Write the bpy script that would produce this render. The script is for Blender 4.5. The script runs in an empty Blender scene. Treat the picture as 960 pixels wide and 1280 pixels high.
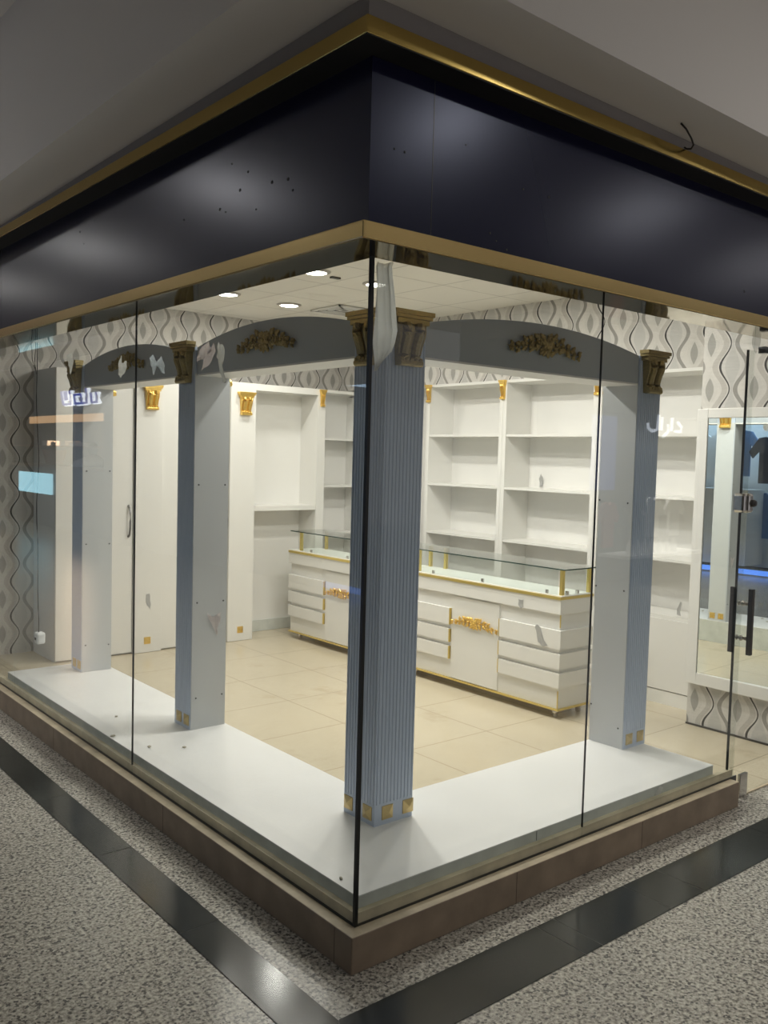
import bpy, bmesh, math, random
from mathutils import Vector, Matrix
random.seed(7)
SC = bpy.context.scene
COL = SC.collection
PI = math.pi

# ------------------------------------------------------------------ node helpers
def new_mat(name):
    m = bpy.data.materials.new(name); m.use_nodes = True
    nt = m.node_tree; nt.nodes.clear()
    out = nt.nodes.new('ShaderNodeOutputMaterial')
    return m, nt, out
def principled(name, col, rough=0.5, metal=0.0, spec=0.5, coat=0.0, noise=0.0, nscale=8.0, bump=0.0, bscale=60.0):
    m, nt, out = new_mat(name)
    b = nt.nodes.new('ShaderNodeBsdfPrincipled')
    nt.links.new(b.outputs[0], out.inputs[0])
    b.inputs['Base Color'].default_value = (*col, 1)
    b.inputs['Roughness'].default_value = rough
    b.inputs['Metallic'].default_value = metal
    b.inputs['Specular IOR Level'].default_value = spec
    b.inputs['Coat Weight'].default_value = coat
    geo = nt.nodes.new('ShaderNodeNewGeometry')
    if noise > 0:
        n = nt.nodes.new('ShaderNodeTexNoise'); n.inputs['Scale'].default_value = nscale; n.inputs['Detail'].default_value = 5
        nt.links.new(geo.outputs['Position'], n.inputs['Vector'])
        r = nt.nodes.new('ShaderNodeValToRGB')
        r.color_ramp.elements[0].position = .3; r.color_ramp.elements[1].position = .7
        r.color_ramp.elements[0].color = (*[c*(1-noise) for c in col], 1)
        r.color_ramp.elements[1].color = (*[min(1, c*(1+noise)) for c in col], 1)
        nt.links.new(n.outputs['Fac'], r.inputs[0]); nt.links.new(r.outputs[0], b.inputs['Base Color'])
    if bump > 0:
        n = nt.nodes.new('ShaderNodeTexNoise'); n.inputs['Scale'].default_value = bscale; n.inputs['Detail'].default_value = 4
        nt.links.new(geo.outputs['Position'], n.inputs['Vector'])
        bp = nt.nodes.new('ShaderNodeBump'); bp.inputs['Strength'].default_value = bump; bp.inputs['Distance'].default_value = .004
        nt.links.new(n.outputs['Fac'], bp.inputs['Height']); nt.links.new(bp.outputs[0], b.inputs['Normal'])
    return m
def emission(name, col, s):
    m, nt, out = new_mat(name)
    e = nt.nodes.new('ShaderNodeEmission'); e.inputs[0].default_value = (*col, 1); e.inputs[1].default_value = s
    nt.links.new(e.outputs[0], out.inputs[0]); return m
def math_node(nt, op, a, b=None, c=None):
    n = nt.nodes.new('ShaderNodeMath'); n.operation = op
    for i, v in enumerate((a, b, c)):
        if v is None: continue
        if isinstance(v, (int, float)): n.inputs[i].default_value = v
        else: nt.links.new(v, n.inputs[i])
    return n.outputs[0]
def mix_col(nt, f, a, b):
    n = nt.nodes.new('ShaderNodeMix'); n.data_type = 'RGBA'
    for s, v in ((0, f), (6, a), (7, b)):
        if isinstance(v, (int, float)): n.inputs[s].default_value = v
        elif isinstance(v, tuple): n.inputs[s].default_value = (*v, 1)
        else: nt.links.new(v, n.inputs[s])
    return n.outputs[2]
def glass_mat(name, tint, ior=1.5):
    m, nt, out = new_mat(name)
    geo = nt.nodes.new('ShaderNodeNewGeometry')
    i = nt.nodes.new('ShaderNodeMix'); i.data_type = 'FLOAT'
    nt.links.new(geo.outputs['Backfacing'], i.inputs[0]); i.inputs[2].default_value = ior; i.inputs[3].default_value = 1/ior
    fr = nt.nodes.new('ShaderNodeFresnel'); nt.links.new(i.outputs[0], fr.inputs[0])
    tr = nt.nodes.new('ShaderNodeBsdfTransparent'); tr.inputs[0].default_value = (*tint, 1)
    gl = nt.nodes.new('ShaderNodeBsdfGlossy'); gl.inputs['Roughness'].default_value = 0.0
    mx = nt.nodes.new('ShaderNodeMixShader')
    nt.links.new(fr.outputs[0], mx.inputs[0]); nt.links.new(tr.outputs[0], mx.inputs[1]); nt.links.new(gl.outputs[0], mx.inputs[2])
    nt.links.new(mx.outputs[0], out.inputs[0]); return m

# ------------------------------------------------------------------ materials
M = {}
M['white'] = principled('white_laminate', (.80, .79, .755), .32)
M['white2'] = principled('white_board', (.83, .82, .79), .4)
M['platform'] = principled('platform_white', (.82, .82, .81), .35, noise=.03, nscale=3)
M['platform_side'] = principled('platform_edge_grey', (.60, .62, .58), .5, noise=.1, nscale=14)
M['fluted'] = principled('grey_blue_fluted_panel', (.50, .58, .72), .42)
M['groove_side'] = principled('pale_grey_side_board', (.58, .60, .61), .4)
M['header'] = principled('grey_arch_board', (.40, .44, .475), .5)
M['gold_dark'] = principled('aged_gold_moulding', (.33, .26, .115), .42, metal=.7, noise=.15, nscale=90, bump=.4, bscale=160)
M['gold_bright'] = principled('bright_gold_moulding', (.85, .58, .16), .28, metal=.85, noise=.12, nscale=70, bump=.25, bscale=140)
M['gold_stud'] = principled('gold_stud', (.62, .47, .20), .35, metal=.6)
M['gold_trim'] = principled('gold_edge_strip', (.72, .56, .18), .3, metal=.7)
M['brass'] = principled('polished_brass_sheet', (.95, .72, .33), .2, metal=1.0)
M['brass_top'] = principled('satin_brass_sheet', (.55, .40, .13), .24, metal=1.0)
M['brass_mirror'] = principled('mirror_brass_soffit', (.36, .30, .18), .06, metal=1.0)
M['navy'] = principled('dark_navy_panel', (.008, .008, .034), .265, spec=.45)
M['navy'].node_tree.nodes['Principled BSDF'].inputs['Specular Tint'].default_value = (.62, .70, 1.0, 1)
M['black'] = principled('black_seal', (.006, .008, .008), .3)
M['dark_soffit'] = principled('dark_board', (.012, .012, .011), .6)
M['plinth'] = principled('brown_stone', (.25, .192, .137), .4, noise=.2, nscale=9)
M['plinth_top'] = principled('brown_stone_top_lit', (.48, .41, .29), .5, noise=.2, nscale=12)  # lit look of the plinth top put into a paler colour; threshold shares it
M['strip'] = principled('raw_wood_strip', (.55, .49, .35), .6, noise=.2, nscale=10)
M['mall_ceiling'] = principled('mall_plaster', (.84, .81, .79), .8)
M['gap_board'] = principled('grey_gap_board', (.34, .32, .32), .7)
M['mall_wall'] = principled('mall_wall_dark', (.16, .155, .15), .6)
M['shopwood'] = principled('brown_wood', (.22, .12, .06), .5)
M['shopdark'] = principled('dark_counter', (.05, .055, .06), .4)
M['chrome'] = principled('brushed_nickel', (.62, .60, .57), .22, metal=1.0)
M['dark_metal'] = principled('dark_brushed_metal', (.10, .095, .09), .3, metal=.8)
M['handle_grey'] = principled('grey_bow_handle', (.25, .25, .25), .3, metal=.9)
M['mirror'] = principled('mirror_silver', (.86, .90, .88), .0, metal=1.0)
M['screw'] = principled('dark_screw', (.02, .02, .02), .5)
M['ceil_frame'] = principled('light_ring', (.45, .42, .38), .4)
M['paper'] = principled('torn_paper', (.72, .72, .67), .8, noise=.1, nscale=40)
M['paper_pink'] = principled('torn_printed_paper', (.74, .66, .66), .8, noise=.18, nscale=50)
M['paper_blue'] = principled('torn_blue_paper', (.60, .66, .78), .8, noise=.25, nscale=60)
M['paper_grey'] = principled('grey_tape', (.42, .42, .41), .6)
M['plastic_white'] = principled('white_plastic', (.8, .82, .82), .4)
M['cord'] = principled('black_cord', (.015, .015, .015), .5)
M['joint'] = principled('dark_stone_joint', (.11, .08, .06), .7)
M['debris'] = principled('dust_bit', (.42, .39, .31), .9)
M['garment_white'] = principled('white_cotton', (.8, .8, .78), .9)
M['garment_blue'] = principled('blue_cotton', (.10, .20, .38), .9)
M['garment_dark'] = principled('dark_cotton', (.03, .035, .05), .9)
M['garment_red'] = principled('red_cotton', (.6, .05, .07), .9)
M['basket'] = principled('orange_wicker', (.45, .18, .05), .8, noise=.3, nscale=60)
M['glass'] = glass_mat('window_glass', (.962, .975, .966))
M['glass_green'] = glass_mat('counter_glass', (.955, .98, .970))
M['edge_green'] = principled('dark_green_glass_edge', (.03, .065, .055), .15)
M['lamp'] = emission('lamp_diffuser', (1.0, .95, .84), 16)
M['mall_lamp'] = emission('mall_lamp_diffuser', (1.0, .96, .9), 88)
M['sign_blue'] = emission('blue_sign_face', (.05, .10, .75), 1.2)
M['sign_white'] = emission('white_sign_face', (.85, .9, 1.0), 3)
M['shelf_strip'] = emission('warm_shelf_light', (1.0, .60, .30), 1.3)
M['cyan_case'] = emission('cyan_case_light', (.45, .85, 1.0), 2.2)
M['blue_strip'] = emission('blue_strip_light', (.12, .3, 1.0), 1.5)
M['screen_blue'] = emission('blue_lit_panel', (.30, .40, .95), .8)

def wallpaper():
    m, nt, out = new_mat('wave_wallpaper')
    b = nt.nodes.new('ShaderNodeBsdfPrincipled'); b.inputs['Roughness'].default_value = .6
    nt.links.new(b.outputs[0], out.inputs[0])
    geo = nt.nodes.new('ShaderNodeNewGeometry'); s = nt.nodes.new('ShaderNodeSeparateXYZ')
    nt.links.new(geo.outputs['Position'], s.inputs[0])
    u = math_node(nt, 'SUBTRACT', s.outputs[0], s.outputs[1])
    P, V = .28, .27
    f = math_node(nt, 'DIVIDE', math_node(nt, 'SUBTRACT', u, 2.59), P)
    f = math_node(nt, 'SUBTRACT', math_node(nt, 'FRACT', math_node(nt, 'ADD', f, 10.5)), .5)
    cv = math_node(nt, 'COSINE', math_node(nt, 'MULTIPLY', math_node(nt, 'SUBTRACT', s.outputs[2], 2.187), 2*PI/V))
    h = math_node(nt, 'MULTIPLY_ADD', cv, .12, .155)
    eL = math_node(nt, 'ADD', f, h)          # >0 right of the left boundary
    eR = math_node(nt, 'SUBTRACT', f, h)     # >0 right of the right boundary
    af = math_node(nt, 'ABSOLUTE', f)
    inside = math_node(nt, 'LESS_THAN', af, h)
    def band(v, lo, hi):
        return math_node(nt, 'MULTIPLY', math_node(nt, 'GREATER_THAN', v, lo), math_node(nt, 'LESS_THAN', v, hi))
    t = math_node(nt, 'SUBTRACT', .5, af)
    leaf = math_node(nt, 'LESS_THAN', t, math_node(nt, 'MULTIPLY_ADD', cv, -.085, .012))
    no = nt.nodes.new('ShaderNodeTexNoise'); no.inputs['Scale'].default_value = 5; no.inputs['Detail'].default_value = 6
    mp = nt.nodes.new('ShaderNodeMapping'); mp.inputs['Scale'].default_value = (3, 3, 40)
    nt.links.new(geo.outputs['Position'], mp.inputs[0]); nt.links.new(mp.outputs[0], no.inputs['Vector'])
    core = math_node(nt, 'LESS_THAN', af, math_node(nt, 'MULTIPLY', h, .6))
    ring = math_node(nt, 'LESS_THAN', t, math_node(nt, 'MULTIPLY_ADD', cv, -.10, .085))
    c = mix_col(nt, inside, (.655, .63, .59), (.63, .61, .58))
    c = mix_col(nt, math_node(nt, 'MULTIPLY', core, .55), c, (.47, .465, .45))
    c = mix_col(nt, math_node(nt, 'MULTIPLY', ring, .35), c, (.56, .545, .51))
    c = mix_col(nt, math_node(nt, 'MULTIPLY', band(eL, -.185, -.06), .75), c, (.475, .445, .41))
    c = mix_col(nt, math_node(nt, 'MULTIPLY', band(eR, .0, .10), .85), c, (.25, .24, .22))
    c = mix_col(nt, math_node(nt, 'MULTIPLY', leaf, .8), c, (.30, .295, .27))
    c = mix_col(nt, band(eL, -.028, math_node(nt, 'MULTIPLY_ADD', cv, .012, .012)), c, (.03, .028, .026))
    k = math_node(nt, 'MULTIPLY_ADD', no.outputs['Fac'], .3, .85)
    hsv = nt.nodes.new('ShaderNodeHueSaturation'); nt.links.new(c, hsv.inputs['Color']); nt.links.new(k, hsv.inputs['Value'])
    nt.links.new(hsv.outputs[0], b.inputs['Base Color'])
    return m
M['wallpaper'] = wallpaper()

def grid_mat(name, base, line, tile, ox, oy, lw, rough, vary=.05, stain=None, nscale=2.0):
    m, nt, out = new_mat(name)
    b = nt.nodes.new('ShaderNodeBsdfPrincipled'); b.inputs['Roughness'].default_value = rough
    nt.links.new(b.outputs[0], out.inputs[0])
    geo = nt.nodes.new('ShaderNodeNewGeometry'); s = nt.nodes.new('ShaderNodeSeparateXYZ')
    nt.links.new(geo.outputs['Position'], s.inputs[0])
    def edge(v, o):
        q = math_node(nt, 'FRACT', math_node(nt, 'ADD', math_node(nt, 'DIVIDE', math_node(nt, 'SUBTRACT', v, o), tile), 50))
        return math_node(nt, 'LESS_THAN', math_node(nt, 'MINIMUM', q, math_node(nt, 'SUBTRACT', 1, q)), lw/tile/2)
    e = math_node(nt, 'MAXIMUM', edge(s.outputs[0], ox), edge(s.outputs[1], oy))
    no = nt.nodes.new('ShaderNodeTexNoise'); no.inputs['Scale'].default_value = nscale; no.inputs['Detail'].default_value = 8; no.inputs['Roughness'].default_value = .65
    nt.links.new(geo.outputs['Position'], no.inputs['Vector'])
    c = mix_col(nt, no.outputs['Fac'], tuple(x*(1-vary) for x in base), tuple(min(1, x*(1+vary)) for x in base))
    if stain:
        n2 = nt.nodes.new('ShaderNodeTexNoise'); n2.inputs['Scale'].default_value = 1.7; n2.inputs['Detail'].default_value = 10; n2.inputs['Roughness'].default_value = .7
        nt.links.new(geo.outputs['Position'], n2.inputs['Vector'])
        r = nt.nodes.new('ShaderNodeValToRGB'); r.color_ramp.elements[0].position = .57; r.color_ramp.elements[1].position = .70
        nt.links.new(n2.outputs['Fac'], r.inputs[0])
        c = mix_col(nt, math_node(nt, 'MULTIPLY', r.outputs[0], .55), c, stain)
    c = mix_col(nt, e, c, line)
    nt.links.new(c, b.inputs['Base Color'])
    return m
M['shop_floor'] = grid_mat('cream_floor_tiles', (.57, .50, .37), (.36, .30, .21), .6, .35, .30, .006, .22, .10, (.36, .28, .17))
M['shop_ceiling'] = grid_mat('ceiling_tiles', (.74, .71, .65), (.36, .34, .31), .585, 1.4775, 2.5275, .008, .85, .02)

def granite():
    m, nt, out = new_mat('speckled_granite')
    b = nt.nodes.new('ShaderNodeBsdfPrincipled'); b.inputs['Roughness'].default_value = .24
    nt.links.new(b.outputs[0], out.inputs[0])
    geo = nt.nodes.new('ShaderNodeNewGeometry')
    def noise(sc, det):
        n = nt.nodes.new('ShaderNodeTexNoise'); n.inputs['Scale'].default_value = sc; n.inputs['Detail'].default_value = det; n.inputs['Roughness'].default_value = .6
        nt.links.new(geo.outputs['Position'], n.inputs['Vector']); return n.outputs['Fac']
    r = nt.nodes.new('ShaderNodeValToRGB'); cr = r.color_ramp
    cr.elements[0].position = .34; cr.elements[0].color = (.10, .095, .085, 1)
    cr.elements[1].position = .64; cr.elements[1].color = (.60, .57, .50, 1)
    e = cr.elements.new(.45); e.color = (.30, .28, .245, 1)
    e = cr.elements.new(.53); e.color = (.42, .40, .35, 1)
    nt.links.new(noise(80, 4), r.inputs[0])
    v = nt.nodes.new('ShaderNodeTexVoronoi'); v.inputs['Scale'].default_value = 130
    nt.links.new(geo.outputs['Position'], v.inputs['Vector'])
    sp = nt.nodes.new('ShaderNodeSeparateColor'); nt.links.new(v.outputs['Color'], sp.inputs[0])
    blk = math_node(nt, 'LESS_THAN', sp.outputs[0], .13)
    c = mix_col(nt, math_node(nt, 'MULTIPLY', blk, .8), r.outputs[0], (.05, .05, .05))
    nt.links.new(c, b.inputs['Base Color'])
    return m
M['granite'] = granite()
M['black_tile'] = principled('black_polished_tile', (.018, .020, .018), .16, noise=.25, nscale=5)
M['grout'] = principled('pale_grout', (.22, .22, .20), .8)

def film_mat():
    m, nt, out = new_mat('thin_white_film')
    d = nt.nodes.new('ShaderNodeBsdfPrincipled'); d.inputs['Base Color'].default_value = (.85, .86, .84, 1); d.inputs['Roughness'].default_value = .5
    tl = nt.nodes.new('ShaderNodeBsdfTranslucent'); tl.inputs[0].default_value = (.85, .86, .84, 1)
    a = nt.nodes.new('ShaderNodeAddShader'); mx = nt.nodes.new('ShaderNodeMixShader'); mx.inputs[0].default_value = .55
    nt.links.new(d.outputs[0], mx.inputs[1]); nt.links.new(tl.outputs[0], mx.inputs[2])
    nt.nodes.remove(a)
    tr = nt.nodes.new('ShaderNodeBsdfTransparent'); m2 = nt.nodes.new('ShaderNodeMixShader'); m2.inputs[0].default_value = .14
    nt.links.new(mx.outputs[0], m2.inputs[1]); nt.links.new(tr.outputs[0], m2.inputs[2])
    nt.links.new(m2.outputs[0], out.inputs[0]); return m
M['film'] = film_mat()

def thin_paper(name, col):
    m, nt, out = new_mat(name)
    d = nt.nodes.new('ShaderNodeBsdfDiffuse'); d.inputs[0].default_value = (*col, 1)
    tl = nt.nodes.new('ShaderNodeBsdfTranslucent'); tl.inputs[0].default_value = (*col, 1)
    mx = nt.nodes.new('ShaderNodeMixShader'); mx.inputs[0].default_value = .55
    geo = nt.nodes.new('ShaderNodeNewGeometry'); n = nt.nodes.new('ShaderNodeTexNoise'); n.inputs['Scale'].default_value = 45
    nt.links.new(geo.outputs['Position'], n.inputs['Vector'])
    c = mix_col(nt, n.outputs['Fac'], tuple(x*.75 for x in col), tuple(min(1, x*1.1) for x in col))
    nt.links.new(c, d.inputs[0]); nt.links.new(c, tl.inputs[0])
    nt.links.new(d.outputs[0], mx.inputs[1]); nt.links.new(tl.outputs[0], mx.inputs[2]); nt.links.new(mx.outputs[0], out.inputs[0])
    return m
M['paper'] = thin_paper('torn_paper_thin', (.95, .95, .90)); M['paper_pink'] = thin_paper('torn_printed_paper_thin', (.95, .88, .87)); M['paper_blue'] = thin_paper('torn_blue_paper_thin', (.86, .90, .96))

# ------------------------------------------------------------------ mesh builder
class MB:
    def __init__(s): s.v = []; s.f = []
    def add(s, vs, fs):
        n = len(s.v); s.v += [tuple(p) for p in vs]; s.f += [tuple(i+n for i in f) for f in fs]; return s
    def box(s, x0, x1, y0, y1, z0, z1):
        vs = [(x, y, z) for z in (z0, z1) for y in (y0, y1) for x in (x0, x1)]
        return s.add(vs, [(0, 2, 3, 1), (4, 5, 7, 6), (0, 1, 5, 4), (2, 6, 7, 3), (0, 4, 6, 2), (1, 3, 7, 5)])
    def prism(s, poly, axis, a, b):
        def mk(p, t):
            if axis == 'z': return (p[0], p[1], t)
            if axis == 'y': return (p[0], t, p[1])
            return (t, p[0], p[1])
        n = len(poly)
        vs = [mk(p, a) for p in poly]+[mk(p, b) for p in poly]
        fs = [tuple(range(n))[::-1], tuple(range(n, 2*n))]+[(i, (i+1) % n, n+(i+1) % n, n+i) for i in range(n)]
        return s.add(vs, fs)
    def tube(s, pts, r, n=8, closed=False):
        pts = [Vector(p) for p in pts]; k = len(pts); rings = []
        up = Vector((0, 0, 1))
        for i, p in enumerate(pts):
            d = (pts[min(i+1, k-1)]-pts[max(i-1, 0)])
            d = d.normalized() if d.length > 1e-9 else Vector((1, 0, 0))
            a = d.cross(up)
            if a.length < .05: a = d.cross(Vector((0, 1, 0)))
            a.normalize(); b = a.cross(d)
            rr = r[i] if isinstance(r, (list, tuple)) else r
            rings.append([p+a*rr*math.cos(2*PI*j/n)+b*rr*math.sin(2*PI*j/n) for j in range(n)])
        vs = [v for R in rings for v in R]; fs = []
        for i in range(k-1):
            for j in range(n):
                fs.append((i*n+j, i*n+(j+1) % n, (i+1)*n+(j+1) % n, (i+1)*n+j))
        fs += [tuple(range(n))[::-1], tuple((k-1)*n+j for j in range(n))]
        return s.add(vs, fs)
    def lathe(s, prof, c, n=24, axis='z'):
        vs = []; fs = []
        for (r, t) in prof:
            for j in range(n):
                a = 2*PI*j/n; p = (r*math.cos(a), r*math.sin(a), t)
                if axis == 'y': p = (p[0], p[2], p[1])
                if axis == 'x': p = (p[2], p[0], p[1])
                vs.append((p[0]+c[0], p[1]+c[1], p[2]+c[2]))
        for i in range(len(prof)-1):
            for j in range(n): fs.append((i*n+j, i*n+(j+1) % n, (i+1)*n+(j+1) % n, (i+1)*n+j))
        fs += [tuple(range(n))[::-1], tuple((len(prof)-1)*n+j for j in range(n))]
        return s.add(vs, fs)
    def ell(s, c, r, rot=None, nu=8, nv=6):
        vs = []; fs = []
        for i in range(nv+1):
            th = PI*i/nv
            for j in range(nu):
                ph = 2*PI*j/nu
                p = Vector((r[0]*math.sin(th)*math.cos(ph), r[1]*math.sin(th)*math.sin(ph), r[2]*math.cos(th)))
                if rot: p = rot @ p
                vs.append(p+Vector(c))
        for i in range(nv):
            for j in range(nu): fs.append((i*nu+j, i*nu+(j+1) % nu, (i+1)*nu+(j+1) % nu, (i+1)*nu+j))
        return s.add(vs, fs)
    def xf(s, fn): s.v = [tuple(fn(Vector(p))) for p in s.v]; return s
    def build(s, name, mat, parent=None, smooth=False, bevel=0.0, label=None):
        me = bpy.data.meshes.new(name)
        off = world_loc(parent) if parent else Vector((0, 0, 0))
        org = Vector((0, 0, 0))
        if not parent and s.v:
            xs = [p[0] for p in s.v]; ys = [p[1] for p in s.v]; zs = [p[2] for p in s.v]
            org = Vector(((min(xs)+max(xs))/2, (min(ys)+max(ys))/2, min(zs)))
        else:
            org = off
        me.from_pydata([tuple(Vector(p)-org) for p in s.v], [], s.f)
        bm = bmesh.new(); bm.from_mesh(me)
        bmesh.ops.remove_doubles(bm, verts=bm.verts, dist=1e-6)
        bmesh.ops.recalc_face_normals(bm, faces=bm.faces); bm.to_mesh(me); bm.free()
        me.materials.append(M[mat] if isinstance(mat, str) else mat)
        if smooth:
            for p in me.polygons: p.use_smooth = True
        o = bpy.data.objects.new(name, me); COL.objects.link(o)
        if parent: o.parent = parent
        else: o.location = org
        if bevel:
            b = o.modifiers.new('bevel', 'BEVEL'); b.width = bevel; b.segments = 2; b.limit_method = 'ANGLE'
        if label: o['label'] = label
        return o
def world_loc(o):
    p = Vector((0, 0, 0))
    while o: p += o.location; o = o.parent
    return p
def box(*a): return MB().box(*a)
def thing(name, label, cat, loc, group=None, kind=None):
    o = bpy.data.objects.new(name, None); COL.objects.link(o); o.location = loc; o.empty_display_size = .1
    return tag(o, label, cat, group, kind)
def tag(o, label, cat, group=None, kind=None):
    o['label'] = label; o['category'] = cat
    if group: o['group'] = group
    if kind: o['kind'] = kind
    return o
def struct(o, label=None, cat=None):
    o['kind'] = 'structure'
    if label: o['label'] = label
    if cat: o['category'] = cat
    return o
def copy_tree(o, parent=None):
    c = o.copy(); COL.objects.link(c)
    if parent: c.parent = parent
    for ch in list(o.children): copy_tree(ch, c)
    return c

# ------------------------------------------------------------------ carved mouldings
def corbel_mb(w, h, d, wb=None):
    """scroll corbel: back on local y=0, projects to -y, x centred, z 0..h"""
    wb = min(wb or w*.58, w*.60)
    m = MB()
    ch = h*.24
    m.box(-w/2, w/2, -d*1.0, 0, h-ch*.34, h)
    m.box(-w*.47, w*.47, -d*.90, 0, h-ch*.60, h-ch*.36)
    m.box(-w*.41, w*.41, -d*.78, 0, h-ch, h-ch*.62)
    prof = []
    N = 14
    for i in range(N+1):
        t = i/N
        z = (h-ch)*(1-t)
        dep = d*(.60+.12*math.sin(PI*min(1, t*2.2))-.40*t*min(1, t*1.6))
        if t > .82: dep = d*(.42+.30*math.sin(PI*(t-.82)/.18*.9))
        prof.append((z, dep))
    def W(z): return wb+(w*.70-wb)*(z/(h-ch))
    for a, b in zip(prof[:-1], prof[1:]):
        w0, w1 = W(a[0])/2, W(b[0])/2
        m.add([(-w0, 0, a[0]), (w0, 0, a[0]), (w0, -a[1], a[0]), (-w0, -a[1], a[0]),
               (-w1, 0, b[0]), (w1, 0, b[0]), (w1, -b[1], b[0]), (-w1, -b[1], b[0])],
              [(0, 1, 2, 3), (7, 6, 5, 4), (0, 4, 5, 1), (1, 5, 6, 2), (2, 6, 7, 3), (3, 7, 4, 0)])
    for sx in (-1, 1):     # two raised lobes with a valley between them, and outer fillets
        m.tube([(sx*W(z)*.235, -dep-.001, z) for z, dep in prof[:-2]], [W(z)*.16 for z, dep in prof[:-2]], 8)
        m.tube([(sx*W(z)*.46, -dep-.001, z) for z, dep in prof[:-2]], [W(z)*.045 for z, dep in prof[:-2]], 6)
    zb = h*.05
    m.tube([(-wb*.52, -d*.50, zb), (wb*.52, -d*.50, zb)], d*.24, 10)
    for k in range(5):
        m.ell(((k-2)*wb*.21, -d*.60, zb+h*.06), (wb*.10, d*.16, h*.045))
    return m
def ornament_mb(w, h, d, seed=1):
    """acanthus swag: lies on local y=0, projects to -y, centred on x and z"""
    R = random.Random(seed); m = MB()
    def leaf(x, z, L, Wd, ang, lift):
        rot = Matrix.Rotation(-ang, 3, 'Y')
        for q, (sc, off) in enumerate(((1, 0), (.62, .55), (.62, -.55))):
            r2 = Matrix.Rotation(-(ang+off*1.1), 3, 'Y')
            c = Vector((x, -lift, z))+r2 @ Vector((L*.45*sc, 0, 0))
            m.ell(c, (L*.5*sc, d*.30, Wd*.42*sc), r2, 7, 5)
    for sx in (-1, 1):
        for k in range(6):
            t = (k+.5)/6.0
            x = sx*w*.5*t; env = h*.5*(1-t)**.75+h*.07
            z = h*.13*math.sin(t*5.2)-h*.06*t
            ang = (0 if sx > 0 else PI)+R.uniform(-.3, .3)
            leaf(x-sx*.01, z+env*.35, w*.08*(1.25-t*.6), h*.24*(1.1-t*.55), ang+sx*R.uniform(.1, .8), d*R.uniform(.4, .7))
            leaf(x-sx*.01, z-env*.35, w*.08*(1.25-t*.6), h*.22*(1.1-t*.55), ang-sx*R.uniform(.4, .9), d*R.uniform(.4, .7))
            r0 = env*.52                       # scroll
            pts = [(x+r0*(1-.65*j/12)*math.cos(j*.62+k)*sx, -d*(.45+.03*j), z+r0*(1-.65*j/12)*math.sin(j*.62+k)) for j in range(13)]
            m.tube(pts, [max(.0018, h*.055*(1-.5*j/12)) for j in range(13)], 6)
            m.ell((x, -d*.75, z), (h*.07*(1.3-t), d*.25, h*.07*(1.3-t)))
        m.tube([(sx*w*.5*q/10, -d*.4, h*.12*math.sin(q*.55)-h*.06*(q/10)) for q in range(11)], [h*.07*(1-q/13) for q in range(11)], 6)
    for k in range(9):                         # centre rosette and drop
        a = PI*2*k/9+R.uniform(-.2, .2)
        leaf(h*.05*math.cos(a), h*.05*math.sin(a)-h*.04, h*.44, h*.22, a, d*R.uniform(.5, .8))
    for k in range(14):                        # loose curls over the whole swag
        x = R.uniform(-.36, .36)*w; e = (1-abs(x)/(w*.5))
        leaf(x, R.uniform(-.38, .36)*h*e, h*R.uniform(.16, .30), h*.16, R.uniform(0, 2*PI), d*R.uniform(.6, .9))
    m.ell((0, -d*.9, 0), (h*.12, d*.3, h*.12))
    return m
def facing(m, face, x, y, z):
    """turn a moulding (projecting to -y) to the given facing and move it"""
    if face == '-y': return m.xf(lambda p: Vector((p.x+x, p.y+y, p.z+z)))
    return m.xf(lambda p: Vector((x+p.y, y-p.x, z+p.z)))       # '-x'
def stud_mb(s, h=.012):
    return MB().add([(-s/2, 0, -s/2), (s/2, 0, -s/2), (s/2, 0, s/2), (-s/2, 0, s/2),
                     (-s/2, -.003, -s/2), (s/2, -.003, -s/2), (s/2, -.003, s/2), (-s/2, -.003, s/2), (0, -h, 0)],
                    [(0, 1, 2, 3), (0, 1, 5, 4), (1, 2, 6, 5), (2, 3, 7, 6), (3, 0, 4, 7), (4, 5, 8), (5, 6, 8), (6, 7, 8), (7, 4, 8)])

# ================================================================== SETTING
ZC = 2.80            # shop ceiling
struct(box(-14, 20, -14, 30, -.08, 0).build('floor', 'granite'))
struct(box(.078, 3.62, .085, 5.02, -.02, .004).build('floor.001', 'shop_floor'))
struct(box(2.30, 3.62, .060, .090, -.02, .006).build('trim_1', 'plinth_top'))
# black border stripe: tiles over grout, mitred at the corner
gb = MB(); gb.prism([(-.307, 24), (-.160, 24), (-.160, -.150), (14, -.150), (14, -.362), (-.307, -.362)], 'z', 0.0, .0015)
struct(gb.build('floor.002', 'grout'))
tb = MB(); g = .0018
ys = [-.150, .535, 1.245]+[1.245+.70*k for k in range(1, 30)]
tb.prism([(-.307, -.362), (-.160-g, -.150-g*1.5), (-.160-g, ys[1]-g), (-.307, ys[1]-g)], 'z', .0005, .0028)
for a, b in zip(ys[1:-1], ys[2:]): tb.box(-.307, -.160, a+g, b-g, .0005, .0028)
xs = [-.160, .685, .775, 1.18, 1.40]+[1.40+.70*k for k in range(1, 16)]
tb.prism([(-.307+2*g, -.362), (xs[1]-g, -.362), (xs[1]-g, -.150), (-.160+g, -.150)], 'z', .0005, .0028)
for a, b in zip(xs[1:-1], xs[2:]): tb.box(a+g, b-g, -.362, -.150, .0005, .0028)
struct(tb.build('floor.003', 'black_tile'))
# plinth
pl = MB()
pl.prism([(0, 0), (2.296, 0), (2.296, .078), (.078, .078), (.078, 5.3), (0, 5.3)], 'z', 0, .121)
po = pl.build('trim_2', 'plinth', bevel=.004); struct(po)
po.data.materials.append(M['plinth_top'])
for p in po.data.polygons:
    if p.normal.z > .9: p.material_index = 1
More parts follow.
